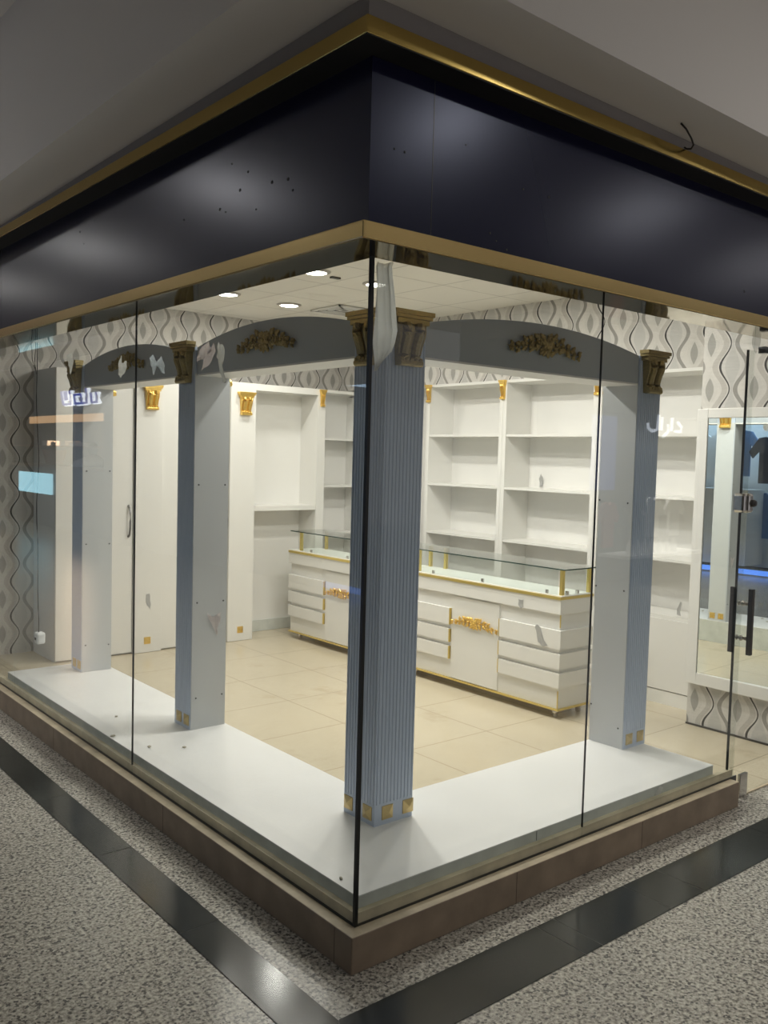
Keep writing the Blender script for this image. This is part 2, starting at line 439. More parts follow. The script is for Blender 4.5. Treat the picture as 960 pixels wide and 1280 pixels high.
# slabs of the plinth face: fine joints
jt = MB()
for x in (.75, 1.52): jt.box(x-.0012, x+.0012, -.0006, .004, .002, .118)
for y in (.09, 1.3, 2.6): jt.box(-.0006, .004, y-.0012, y+.0012, .002, .118)
struct(jt.build('trim_3', 'joint'))
# wooden strip, and a black strip drawn as the shadow line under the glass
st = MB(); st.prism([(.055, .055), (2.327, .055), (2.327, .077), (.077, .077), (.077, 5.1), (.055, 5.1)], 'z', .121, .158)
struct(st.build('trim_4', 'strip'))
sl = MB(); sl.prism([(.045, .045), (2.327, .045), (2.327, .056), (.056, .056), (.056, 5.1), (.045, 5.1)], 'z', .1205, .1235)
struct(sl.build('shadow_strip', 'black'))
# ceiling of the shop, walls
struct(box(.06, 3.62, .06, 5.02, ZC, ZC+.04).build('ceiling', 'shop_ceiling'))
struct(box(.06, 3.9, 5.0, 5.12, 0, 2.85).build('wall_back', 'wallpaper'))
struct(box(3.60, 3.62, .9, 5.0, 2.226, ZC).build('wall_right', 'wallpaper'))
struct(box(3.86, 3.92, .9, 5.0, 0, 2.226).build('wall_rear', 'white2'))
struct(box(3.621, 3.92, .9, 5.0, 2.226, 2.24).build('ceiling_niche', 'white2'))
struct(box(3.30, 3.62, -.02, .90, .0, ZC).build('wall_pillar', 'wallpaper'))
struct(box(3.292, 3.30, .10, .90, .005, .016).build('baseboard_right', 'dark_metal'))
struct(box(3.30, 9.0, -.02, .05, 0, 2.25).build('wall_front', 'mall_wall'))
struct(box(-.02, .05, 5.31, 14, 0, 2.25).build('wall_front.001', 'mall_wall'))
# fascia over the windows
fa = MB(); fa.prism([(-.03, -.03), (9, -.03), (9, .06), (.06, .06), (.06, 9), (-.03, 9)], 'z', 2.215, 2.79)
struct(fa.build('wall_fascia', 'navy'))
sm = MB()
sm.box(.211, .214, -.0306, -.02, 2.26, 2.735); sm.box(-.0306, -.02, 3.4, 3.403, 2.26, 2.735)
struct(sm.build('trim_6', 'black'))
hl = MB()
def fascia_dots(face, pts):
    for a, z, r in pts:
        if face == '-x': hl.lathe([(r, 0), (r, .0012)], (-.0314, a, z), 6, 'x')
        else: hl.lathe([(r, 0), (r, .0012)], (a, -.0314, z), 6, 'y')
fascia_dots('-x', [(.757, 2.617, .003), (.646, 2.565, .004), (.698, 2.514, .006), (.491, 2.497, .006), (.395, 2.486, .006), (.366, 2.445, .004), (.838, 2.475, .006),
                   (.797, 2.458, .003), (.589, 2.427, .003), (1.118, 2.489, .004), (2.186, 2.628, .004), (2.01, 2.648, .003), (2.135, 2.564, .003)])
fascia_dots('-y', [(.10, 2.50, .004), (.35, 2.58, .003), (.62, 2.50, .004), (.75, 2.50, .005), (.47, 2.33, .004), (.50, 2.31, .003), (.55, 2.29, .004), (2.06, 2.36, .006), (.06, 2.5, .003)])
struct(hl.build('trim_7', 'screw'))
def L_frame(o, i, z0, z1, ext=9):
    return MB().prism([(o, o), (ext, o), (ext, i), (i, i), (i, ext), (o, ext)], 'z', z0, z1)
struct(L_frame(-.125, -.028, 2.742, 2.792).build('trim_8', 'brass_top', bevel=.003))
struct(L_frame(-.1235, -.03, 2.739, 2.7425).build('trim_9', 'dark_soffit'))
struct(L_frame(-.105, -.02, 2.792, 2.858).build('trim_10', 'gap_board'))
lt = L_frame(-.108, .062, 2.2035, 2.2535).build('trim_11', 'brass', bevel=.004); struct(lt)
struct(L_frame(-.106, .0615, 2.2015, 2.204).build('trim_12', 'brass_mirror'))
# bulkhead and mall ceiling
def hexa(m_, x0, x1, y0, y1, zb, zt):
    return m_.add([(x0, y0, zb[0]), (x1, y0, zb[1]), (x1, y1, zb[2]), (x0, y1, zb[3]), (x0, y0, zt), (x1, y0, zt), (x1, y1, zt), (x0, y1, zt)],
                  [(0, 3, 2, 1), (4, 5, 6, 7), (0, 1, 5, 4), (1, 2, 6, 5), (2, 3, 7, 6), (3, 0, 4, 7)])
bk_ = MB()
za, zc_ = 2.856, 2.808
hexa(bk_, -.35, 0, -.335, 0, (za, za, za, za), 3.56)
hexa(bk_, 0, 4, -.335, 0, (za, zc_, zc_, za), 3.56); hexa(bk_, 4, 12, -.335, 0, (zc_,)*4, 3.56)
hexa(bk_, -.35, 0, 0, 4, (za, za, zc_, zc_), 3.56); hexa(bk_, -.35, 0, 4, 14, (zc_,)*4, 3.56)
hexa(bk_, 0, 12, 0, 14, (2.86,)*4, 3.56)
struct(bk_.build('ceiling_bulkhead', 'mall_ceiling'))
struct(box(-7, 12, -8, 22, 3.56, 3.62).build('ceiling_mall', 'mall_ceiling'))

# ------------------------------------------------------------------ windows
G0, G1 = .049, .057
def pane(name, *a): return struct(box(*a).build(name, 'glass'))
pane('window_1', G0, G1, .058, 1.7258, .124, 2.203)
pane('window_2', G0, G1, 1.7272, 3.414, .124, 2.203)
pane('window_3', G0, G1, 3.418, 5.0, .124, 2.203)
pane('window_4', .058, 1.1843, G0, G1, .124, 2.203)
pane('window_5', 1.1857, 2.325, G0, G1, .124, 2.203)
pane('window_6', 2.329, 3.29, G0, G1, 2.150, 2.203)
struct(box(.0455, .0575, .0455, .0575, .1215, 2.203).build('window_7', 'black'))
sl = MB()
sl.box(G0-.0004, G1, 1.7256, 1.7274, .16, 2.203)
sl.box(1.1841, 1.1859, G0-.0004, G1, .16, 2.203)
struct(sl.build('window_8', 'black'))

# ------------------------------------------------------------------ glass door
d = thing('door_1', 'frameless glass shop door with dark bar handle at the right edge of the storefront', 'door', (2.75, .07, 0), kind='structure')
box(2.298, 3.27, .062, .072, .012, 2.138).build('pane', 'glass', d)
box(2.294, 2.2985, .0615, .0725, .012, 2.138).build('edge_seal', 'black', d)
def bar_handle(y, sgn, lab):
    h = MB(); h.box(2.329, 2.352, y-.011, y+.011, .715, 1.028)
    o = h.build('handle', 'dark_metal', d, bevel=.002, label=lab)
    s_ = MB()
    for z in (.79, .955):
        yy = (.062, y+.011) if sgn < 0 else (.072, y-.011)
        s_.lathe([(.010, yy[0]), (.014, yy[0]+(yy[1]-yy[0])*.2), (.007, yy[0]+(yy[1]-yy[0])*.5), (.010, yy[1])], (2.340, 0, z), 12, 'y')
    s_.build('standoff', 'chrome', o, smooth=True)
bar_handle(.012, -1, 'dark square bar handle outside')
bar_handle(.104, 1, 'dark square bar handle inside')
lk = MB()
lk.box(2.262, 2.292, .030, .090, 1.385, 1.475); lk.box(2.297, 2.345, .026, .094, 1.385, 1.475)
lo = lk.build('lock', 'chrome', d, bevel=.012)
MB().lathe([(.017, 0), (.017, -.012), (.013, -.014), (.013, -.02), (.004, -.022)], (2.325, .026, 1.43), 16, 'y').build('lock_cylinder', 'dark_metal', lo)
box(2.42, 2.45, .050, .084, 2.135, 2.165).build('patch_fitting', 'black', d)
pv = MB(); pv.box(2.40, 2.47, .052, .068, .004, .115); pv.build('hinge', 'chrome', d, bevel=.003)
fm = thing('floor_latch', 'small metal strike plate on the stone plinth end by the glass door', 'latch', (2.35, .06, 0))
MB().box(2.330, 2.375, .060, .066, .006, .118).build('plate', 'dark_metal', fm)
MB().lathe([(.016, 0), (.016, -.02), (.010, -.024)], (2.352, .060, .070), 14, 'y').build('bolt', 'chrome', fm, smooth=True)

# ------------------------------------------------------------------ display platform
pf = thing('display_platform', 'low white L-shaped display platform behind the shop windows', 'platform', (.36, .36, .004))
pm = MB().prism([(.078, .078), (2.19, .078), (2.19, .66), (.650, .66), (.650, 3.63), (.078, 3.63)], 'z', .005, .196)
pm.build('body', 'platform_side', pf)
MB().prism([(.0775, .0775), (2.191, .0775), (2.191, .661), (.651, .661), (.651, 3.631), (.0775, 3.631)], 'z', .1962, .200).build('top_board', 'platform', pf)
box(.94, .943, .0768, .0772, .16, .196).build('joint', 'screw', pf)

# ------------------------------------------------------------------ columns
CT = 2.115
def flutes(a0, a1, n, dep=.0030, gw=.0024):
    """zig list of (pos, depth) from a0 to a1 with n grooves"""
    L = [(a0, 0)]; st_ = (a1-a0)/n
    for k in range(n):
        c = a0+(k+.5)*st_
        L += [(c-gw, 0), (c-gw*.3, dep), (c+gw*.3, dep), (c+gw, 0)]
    L.append((a1, 0)); return L
def column(x0, x1, y0, y1, fl, label, studs, corbels, screws, inner=None, z0=.2):
    c = thing('fluted_column', label, 'column', ((x0+x1)/2, (y0+y1)/2, z0), 'columns of the arcade behind the glass', 'thing')
    poly = []
    if '-y' in fl: poly += [(p, y0+dd) for p, dd in flutes(x0, x1, 11)]
    else: poly += [(x0, y0), (x1, y0)]
    poly += [(x1, y1), (x0, y1)] if '-x' not in fl else [(x1, y1)]+[(x0+dd, p) for p, dd in flutes(y0, y1, 11)][::-1][:-1]
    # flutes stop a little above the foot: plain foot block under the fluted shaft
    MB().prism(poly, 'z', z0+.082, CT).build('shaft', 'fluted', c)
    box(x0, x1, y0, y1, z0, z0+.082).build('foot', 'fluted', c)
    if '-x' not in fl:     # plain side boards
        MB().box(x0-.004, x0-.0002, y0+.003, y1+.002, z0, CT-.13).build('side_panel', 'groove_side', c, label='plain pale side board')
    if '-y' not in fl:
        MB().box(x0+.003, x1+.002, y0-.004, y0-.0002, z0, CT-.13).build('side_panel', 'groove_side', c, label='plain pale side board')
    for face, a in studs:
        s_ = facing(stud_mb(.053), face, (a if face == '-y' else x0), (y0 if face == '-y' else a), z0+.046)
        s_.build('stud', 'gold_stud', c)
    for face in corbels:
        m_ = facing(corbel_mb(.188, .20, .052, .105), face, ((x0+x1)/2 if face == '-y' else x0), (y0 if face == '-y' else (y0+y1)/2), 1.94)
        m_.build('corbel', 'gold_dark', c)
    if inner:      # plain board, corbel and studs on the face towards the shop
        if inner == '+x':
            F = lambda p: Vector((x1+.004-p.y, (y0+y1)/2+p.x, p.z)); box(x1+.0002, x1+.004, y0+.003, y1-.003, z0, CT-.13).build('side_panel', 'groove_side', c, label='plain pale side board')
        else:
            F = lambda p: Vector(((x0+x1)/2-p.x, y1+.004-p.y, p.z)); box(x0+.003, x1-.003, y1+.0022, y1+.004, z0, CT-.13).build('side_panel', 'groove_side', c, label='plain pale side board')
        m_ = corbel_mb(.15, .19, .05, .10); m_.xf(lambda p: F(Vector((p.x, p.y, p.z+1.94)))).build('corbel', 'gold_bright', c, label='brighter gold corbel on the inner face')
        for q in (-.04, .04):
            m_ = stud_mb(.05); m_.xf(lambda p: F(Vector((p.x+q, p.y, p.z+z0+.046)))).build('stud', 'gold_bright', c)
    for face, a, z in screws:
        if face == '-y': s_ = MB().lathe([(.0045, 0), (.0045, -.0015)], (a, y0-.004, z), 8, 'y')
        else: s_ = MB().lathe([(.0045, 0), (.0045, -.0015)], (x0-.004, a, z), 8, 'x')
        s_.build('screw', 'screw', c)
    return c
column(.455, .645, .46, .65, ('-x', '-y'), 'fluted grey-blue column at the glass corner with two dark gold corbels',
       [('-x', .62), ('-x', .502), ('-y', .518), ('-y', .622)], ('-x', '-y'), [])
scr = [(z, k) for z in (.36, .845, 1.437) for k in (0, 1)]
column(.446, .640, 1.928, 2.094, ('-x',), 'grey column in the left window with a torn sticker on its plain side',
       [('-x', 2.045), ('-x', 1.965)], ('-x',), [('-y', .475 if k == 0 else .623, z) for z, k in scr]+[('-y', .615, 1.955)], '+x')
column(.440, .632, 3.370, 3.530, ('-x',), 'farthest grey column at the left end of the platform',
       [('-x', 3.475), ('-x', 3.40)], ('-x',), [('-y', .467 if k == 0 else .616, z) for z, k in [(.37, 0), (.36, 1), (1.007, 0), (1.005, 1), (1.463, 0), (1.464, 1)]], '+x')
column(2.02, 2.20, .46, .66, ('-y',), 'grey column at the right end of the platform near the glass door',
       [('-y', 2.066), ('-y', 2.157)], ('-y',), [('-x', .656 if k == 0 else .49, z) for z, k in [(.385, 0), (.30, 1), (.985, 0), (.98, 1), (1.415, 0), (1.408, 1)]], '+y')

# arched headers between the columns
def arch(axis, a0, a1, p0, p1, label, seed):
    mid = (a0+a1)/2
    c = thing('arch_header', label, 'arch', ((mid, p0, 1.98) if axis == 'x' else (p0, mid, 1.98)), 'arched headers between the columns', 'thing')
    N = 20; poly = [(a0, 1.982), (a1, 1.982)]
    for i in range(N+1):
        t = i/N; poly.append((a1+(a0-a1)*t, 2.112+.070*(1-(2*t-1)**2)))
    m_ = MB().prism(poly, 'y' if axis == 'x' else 'x', p0, p1)
    m_.build('board', 'header', c)
    u = MB()
    if axis == 'x': u.box(a0, a1, p0+.002, p1, 1.974, 1.9818)
    else: u.box(p0+.002, p1, a0, a1, 1.974, 1.9818)
    u.build('soffit', 'white2', c, label='white underside board')
    o = facing(ornament_mb(.48, .105, .024, seed), '-y' if axis == 'x' else '-x', mid if axis == 'x' else p0, p0 if axis == 'x' else mid, 2.088)
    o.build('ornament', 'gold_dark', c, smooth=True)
    return c
arch('x', .6455, 2.0155, .462, .648, 'grey arched header with gold leaf ornament in the right window', 3)
arch('y', .6505, 1.9235, .457, .643, 'grey arched header with gold leaf ornament left of the corner column', 4)
arch('y', 2.0945, 3.3655, .450, .640, 'farther grey arched header between the two left columns', 5)

# ------------------------------------------------------------------ sales counters
def counter(y0, y1, label, open_end, glabel):
    X0, X1 = 2.69, 2.985
    t = thing('display_counter', label, 'counter', ((X0+X1)/2, (y0+y1)/2, .004), 'white sales counters with glass tops')
    box(X0, X1, y0+.012, y1-.012, .066, .66).build('body', 'white', t)
    b = MB(); b.box(X0-.022, X1+.002, y0-.003, y1, .660, .752)
    b.build('top_band', 'white', t, bevel=.002)
    g_ = MB(); g_.box(X0-.028, X1+.004, y0-.004, y1, .752, .770); g_.build('edge_strip', 'gold_trim', t, label='gold strip round the worktop')
    box(X0-.018, X1-.006, y0-.004, y1-.004, .7702, .776).build('worktop', 'white2', t)
    g2 = MB(); g2.box(X0-.014, X1+.002, y0-.002, y1, .057, .0685); g2.build('base_strip', 'gold_trim', t, label='gold strip along the bottom')
    L = y1-y0; mid = (y0+y1)/2; hw = .235
    lev = [(.444, .560), (.321, .414), (.202, .293)]
    for side in (0, 1):
        a, b_ = (y0-.004, mid-hw) if side == 0 else (mid+hw, y1)
        for (z0, z1) in lev:
            # panel with sloping underside cove
            m_ = MB()
            if side == 0 and open_end:
                q = .022
                m_.prism([(X0-q, y0-.010), (X1, y0-.010), (X1, y0+.0118), (X0-.0002, y0+.0118), (X0-.0002, b_), (X0-q, b_)], 'z', z0, z1)
            else:
                m_.box(X0-.022, X0-.0002, a, b_, z0, z1)
            o = m_.build('drawer', 'white', t)
            e = MB()
            yy = b_ if side == 0 else a
            e.box(X0-.0235, X0-.004, yy-.003 if side == 0 else yy-.003, yy+.003, z0, z1)
            e.build('edge_strip', 'gold_trim', o)
    for zz in ((.575, .655), (.062, .18)): box(X0-.003, X0+.002, y0+.009, y0+.015, *zz).build('corner_strip', 'gold_trim', t)
    pnl = box(X0-.008, X0+.002, mid-hw+.012, mid+hw-.012, .075, .648).build('front_panel', 'white', t)
    o = facing(ornament_mb(.46, .085, .020, 11), '-x', X0-.008, mid, .485); o.build('ornament', 'gold_bright', t, smooth=True)
    for (x, y) in ((X0+.03, y0+.05), (X1-.04, y0+.05), (X0+.03, y1-.12), (X1-.04, y1-.12)):
        f = MB(); f.lathe([(.014, .0045), (.016, .008), (.016, .03), (.021, .034), (.021, .0575)], (x, y, 0), 14)
        f.build('foot', 'chrome', t, smooth=True)
    # glass case on the worktop
    gl = thing('glass_case', glabel, 'display case', ((X0+X1)/2, mid, .776), 'low glass cases on the counters')
    box(X0-.012, X1+.01, y0-.018, y1-.006, .934, .942).build('glass_top', 'glass_green', gl)
    box(X0-.0135, X0-.0122, y0-.018, y1-.006, .9342, .9418).build('glass_edge', 'edge_green', gl, label='dark green polished glass edge')
    if open_end: box(X0-.012, X1+.01, y0-.0195, y0-.0182, .9342, .9418).build('glass_edge', 'edge_green', gl, label='dark green polished glass edge')
    fr = MB(); fr.box(X0-.001, X0+.005, y0+.045, y1-.15, .777, .933); fr.build('front_glass', 'glass_green', gl)
    if open_end: box(X0+.030, X1-.030, y0+.016, y0+.022, .777, .933).build('end_glass', 'glass_green', gl)
    for (x, y) in ((X0+.015, y0+.022), (X1-.016, y0+.022), (X0+.015, y1-.135), (X1-.016, y1-.135)):
        box(x-.011, x+.011, y-.011, y+.011, .7765, .9335).build('post', 'gold_trim', gl)
    for y in (y0+.13, mid-.05, y1-.30):
        MB().box(X0-.004, X0+.010, y-.008, y+.008, .777, .800).build('clip', 'chrome', gl)
    if open_end:
        for x in (X0+.06, X0+.16): MB().box(x-.008, x+.008, y0+.010, y0+.028, .777, .800).build('clip', 'chrome', gl)
    return t
counter(1.405, 2.882, 'white counter with gold leaf ornament, the one nearer the right column', True, 'clear glass case with gold posts on the counter nearer the right column')
counter(2.892, 4.405, 'white counter with gold leaf ornament, half hidden behind the corner column', False, 'clear glass case with gold posts on the half hidden counter')

# ------------------------------------------------------------------ bookcases on the right wall
def bookcase(y0, y1, label, low_cab, right_up=True):
    X0, X1, ZT = 3.56, 3.858, 2.224
    t = thing('shelf_unit', label, 'bookcase', ((X0+X1)/2, (y0+y1)/2, .004), 'white shelf units along the right wall')
    box(X1-.012, X1, y0, y1, .004, ZT-.02).build('back_panel', 'white2', t)
    box(X0, X1, y0, y1, ZT-.02, ZT+.0015).build('top_board', 'white', t)
    for a in ((y0, y0+.036), (y1-.036, y1)):
        box(X0, X1-.012, a[0], a[1], .004, ZT-.02).build('side_panel', 'white', t)
    for z in (1.802, 1.388, .975):
        box(X0+.006, X1-.012, y0+.036, y1-.036, z-.018, z).build('shelf', 'white', t)
    box(X0+.006, X1-.012, y0+.036, y1-.036, .575, .60).build('shelf', 'white', t)
    if low_cab:
        box(X0-.002, X0+.016, y0+.036, y1-.036, .10, .574).build('door', 'white', t, bevel=.0015)
        box(X0+.004, X0+.02, y0+.036, y1-.036, .004, .094).build('kickboard', 'white', t)
    else:
        box(X0+.006, X1-.012, y0+.036, y1-.036, .08, .10).build('shelf', 'white', t)
        box(X0+.01, X0+.026, y0+.036, y1-.036, .004, .08).build('kickboard', 'white', t)
    return t
b1 = bookcase(2.772, 3.66, 'white open shelf unit beside the corner column, seen left of the middle gold corbel', False)
b2 = bookcase(1.868, 2.770, 'white open shelf unit between the middle gold corbel and the right column', False)
b3 = bookcase(.964, 1.866, 'white shelf unit with cupboard base beside the wallpapered pillar', True)
def small_corbel(y, label):
    o = facing(corbel_mb(.062, .150, .034, .045), '-x', 3.5602, y, 2.074)
    o = o.build('corbel', 'gold_bright'); tag(o, label, 'corbel', 'small gold corbels on the shelf uprights')
small_corbel(2.771, 'small bright gold corbel on the upright between the two open shelf units')
small_corbel(1.867, 'small bright gold corbel on the shelf upright beside the right column')
small_corbel(3.630, 'small bright gold corbel beside the fluted corner column, half hidden')

# ------------------------------------------------------------------ cabinets along the back wall
def wardrobe(x0, x1, label, hx):
    t = thing('wardrobe', label, 'wardrobe', ((x0+x1)/2, 4.75, .004), 'white wardrobes along the back wall')
    box(x0, x1, 4.53, 4.99, .006, 2.19).build('body', 'groove_side' if x0 < 1 else 'white', t)  # end wardrobe's body is grey: the shade on its side put into the colour
    dr = box(x0+.002, x1-.002, 4.51, 4.5295, .016, 2.19).build('door', 'white', t, bevel=.0015)
    pts = [(hx, 4.51, .93), (hx, 4.488, .945), (hx, 4.478, .99), (hx, 4.476, 1.05), (hx, 4.478, 1.11), (hx, 4.488, 1.155), (hx, 4.51, 1.17)]
    MB().tube(pts, [.010, .008, .007, .007, .007, .008, .010], 8).build('handle', 'handle_grey', dr, smooth=True)
    return t
wardrobe(.68, 1.279, 'white wardrobe at the far left of the back wall', 1.245)
wardrobe(1.521, 2.118, 'white wardrobe between the two back-wall gold corbels', 2.095)
def pilaster(x0, x1, label):
    t = thing('pilaster_panel', label, 'panel', ((x0+x1)/2, 4.75, .004), 'white pilasters with gold corbels on the back wall')
    box(x0, x1, 4.490, 4.99, .006, 2.19).build('body', 'white', t, bevel=.002)
    facing(corbel_mb(.155, .19, .05, .10), '-y', (x0+x1)/2+.015, 4.49, 1.92).build('corbel', 'gold_bright', t)
    facing(stud_mb(.055), '-y', (x0+x1)/2, 4.49, .10).build('stud', 'gold_bright', t)
    return t
pilaster(1.282, 1.518, 'white panel with gold corbel between the two wardrobes')
pilaster(2.121, 2.362, 'white panel with gold corbel left of the square niche')
t = thing('niche_cabinet', 'white open cabinet with large square niche on the back wall', 'cabinet', (2.73, 4.75, .004))
box(2.364, 3.10, 4.775, 4.79, .006, 2.15).build('back_panel', 'white2', t)
box(2.364, 3.10, 4.51, 4.79, 2.135, 2.19).build('top_board', 'white', t)
box(3.015, 3.10, 4.51, 4.774, .006, 2.134).build('side_panel', 'white', t)
box(2.364, 3.014, 4.512, 4.774, 1.108, 1.150).build('shelf', 'white', t)
box(2.364, 3.014, 4.762, 4.774, .006, .105).build('kickboard', 'platform_side', t)
facing(corbel_mb(.062, .15, .034, .045), '-y', 3.06, 4.509, 2.035).build('corbel', 'gold_bright', t)
t = thing('corner_shelf', 'narrow white corner shelf between the niche cabinet and the corner column', 'bookcase', (3.32, 4.75, .004))
box(3.102, 3.555, 4.775, 4.79, .006, 2.19).build('back_panel', 'white2', t)
box(3.54, 3.555, 4.53, 4.774, .006, 2.15).build('side_panel', 'white', t)
for z in (.10, .48, .892, 1.328, 1.757): box(3.102, 3.539, 4.53, 4.774, z-.018, z).build('shelf', 'white', t)
box(3.102, 3.555, 4.525, 4.774, 2.165, 2.19).build('top_board', 'white', t)

# ------------------------------------------------------------------ wall mirror on the pillar
t = thing('wall_mirror', 'tall mirror in a wide white frame on the wallpapered pillar', 'mirror', (3.285, .45, .27))
y0, y1, z0, z1 = .09, .896, .270, 1.938
fr = MB()
fr.box(3.258, 3.299, .826, y1, z0, z1); fr.box(3.258, 3.299, y0, .16, z0, z1)
fr.box(3.258, 3.299, .16, .826, 1.883, z1); fr.box(3.258, 3.299, .16, .826, z0, .342)
fr.build('frame', 'white', t, bevel=.003)
MB().prism([(3.265, .825), (3.269, .825), (3.289, .161), (3.285, .161)], 'z', .343, 1.882).build('mirror_glass', 'mirror', t)

# ------------------------------------------------------------------ ceiling lights of the shop
LAMPS = []
def downlight(x, y, label, energy, z=ZC, r=.072, mat='lamp', group='round downlights in the shop ceiling', col=(1, .965, .90), spread=PI):
    t = thing('downlight', label, 'ceiling light', (x, y, z), group)
    MB().lathe([(r*1.36, -.001), (r*1.36, -.006), (r*1.1, -.012), (r*1.02, -.012), (r*1.02, -.001)], (x, y, z), 28).build('ring', 'ceil_frame', t, smooth=True)
    MB().lathe([(r, -.002), (r, -.0105), (r*.9, -.0115)], (x, y, z), 24).build('diffuser', mat, t)
    L = bpy.data.lights.new('downlight_lamp', 'AREA'); L.shape = 'DISK'; L.size = r*2; L.energy = energy; L.color = col; L.spread = spread
    lo_ = bpy.data.objects.new('downlight_lamp', L); COL.objects.link(lo_); lo_.parent = t; lo_.location = (0, 0, -.016)
    return t
W = 14.5
downlight(1.77, 2.805, 'round ceiling light left of the corner glass edge, nearest the window', W)
downlight(2.30, 2.83, 'round ceiling light cut by the black corner glass edge', W)
downlight(1.78, 3.97, 'round ceiling light, leftmost of the lit four, near the gold trim', W*.55)
downlight(2.37, 4.03, 'round ceiling light above the left arch ornament', W*.55)
downlight(1.20, 1.66, 'ceiling light behind the fascia over the left window arch', W*1.25)
downlight(1.77, 1.68, 'ceiling light behind the fascia midway between both windows', W*1.25)
downlight(2.33, 1.68, 'ceiling light behind the fascia toward the counters', W)
downlight(2.33, .95, 'ceiling light behind the fascia near the right column', W*.7)

vt = thing('air_vent', 'square white air vent in the ceiling above the corner column', 'vent', (2.83, 3.87, ZC))
vm = MB()
for a in (.0, .05, .10, .15): 
    q = .20-a
    vm.box(2.83-q, 2.83+q, 3.9-q, 3.9-q+.016, ZC-.016+a*.06, ZC-.004); vm.box(2.83-q, 2.83+q, 3.9+q-.016, 3.9+q, ZC-.016+a*.06, ZC-.004)
    vm.box(2.83-q, 2.83-q+.016, 3.9-q, 3.9+q, ZC-.016+a*.06, ZC-.004); vm.box(2.83+q-.016, 2.83+q, 3.9-q, 3.9+q, ZC-.016+a*.06, ZC-.004)
vm.build('louvre', 'white2', vt)
box(2.64, 3.02, 3.71, 4.09, ZC-.004, ZC-.0005).build('duct', 'mall_wall', vt)
o = box(1.93, 2.0, 2.84, 2.87, ZC-.012, ZC-.0005).build('sensor', 'dark_metal'); tag(o, 'tiny dark slot fitting on the shop ceiling beside a round light', 'sensor')

# ------------------------------------------------------------------ loose things on glass and furniture
def sheet(name, mat, outline, place, label, cat, thick=.0012, group=None, parent=None):
    """irregular torn piece; place(u,v,w)->xyz with w the thickness"""
    m_ = MB(); n = len(outline)
    cu = sum(p[0] for p in outline)/n; cv = sum(p[1] for p in outline)/n
    ring = []
    R = random.Random(hash(name+label) % 1000 if False else len(label)*7+n)
    for i in range(n):
        a, b = outline[i], outline[(i+1) % n]
        ring.append(a)
        for q in (.33, .66):
            jx = R.uniform(-1, 1)*.10; L = math.hypot(b[0]-a[0], b[1]-a[1])
            ring.append((a[0]+(b[0]-a[0])*q-(b[1]-a[1])*jx, a[1]+(b[1]-a[1])*q+(b[0]-a[0])*jx))
    N = len(ring)
    w = [R.uniform(0, .006) for _ in ring]
    vs = [place(p[0], p[1], 0+w[i]) for i, p in enumerate(ring)]+[place(p[0], p[1], thick+w[i]) for i, p in enumerate(ring)]+[place(cu, cv, 0.0), place(cu, cv, thick)]
    fs = []
    for i in range(N):
        j = (i+1) % N
        fs += [(i, j, N+j, N+i), (j, i, 2*N), (N+i, N+j, 2*N+1)]
    o = m_.add(vs, fs).build(name, mat, parent)
    if not parent: tag(o, label, cat, group)
    return o
glassL = lambda u, v, w: (.0571+w*.6, u, v)            # inner side of the left glass (u = y)
glassR = lambda u, v, w: (u, .0605+w, v)
sheet('paper_scrap', 'paper_pink', [(1.148, 2.0011), (1.0745, 2.0305), (1.0482, 1.9906), (1.0325, 2.0221), (1.0167, 1.9906), (1.0482, 1.9539), (1.0745, 1.9381), (1.127, 1.9224), (1.1165, 1.9644), (1.169, 1.9591)],
      glassL, 'torn pinkish paper scrap on the left glass below the arch, larger of a pair', 'paper scrap', group='torn paper scraps on the left glass')
sheet('paper_scrap', 'paper', [(0.9963, 2.0238), (0.9543, 2.0028), (0.9491, 1.9608), (0.9648, 1.9293), (0.9333, 1.8716), (0.9543, 1.8642), (0.9858, 1.9293), (1.0068, 1.9661)],
      glassL, 'long white paper scrap on the left glass, hanging beside the pinkish scrap', 'paper scrap', group='torn paper scraps on the left glass')
sheet('paper_scrap', 'paper_blue', [(1.6075, 2.0032), (1.5635, 2.0142), (1.5305, 1.9812), (1.4865, 2.0032), (1.4645, 1.9757), (1.4535, 1.9262), (1.481, 1.9317), (1.4975, 1.9647), (1.5415, 1.9647), (1.5635, 1.9262), (1.58, 1.9592)],
      glassL, 'torn bluish white paper scrap on the left glass, left of the second column corbel', 'paper scrap', group='torn paper scraps on the left glass')
sheet('paper_scrap', 'paper', [(1.94, 2.0), (1.90, 2.035), (1.895, 2.0), (1.84, 2.005), (1.85, 1.965), (1.91, 1.93), (1.935, 1.95)],
      glassL, 'pale leaf-shaped paper scrap over the far arch ornament', 'paper scrap', group='torn paper scraps on the left glass')
sheet('paper_scrap', 'paper', [(2.6, 2.08), (2.53, 2.09), (2.5, 2.05), (2.54, 1.98), (2.57, 2.03)],
      glassL, 'pale paper scrap on the left glass over the farthest column corbel', 'paper scrap', group='torn paper scraps on the left glass')
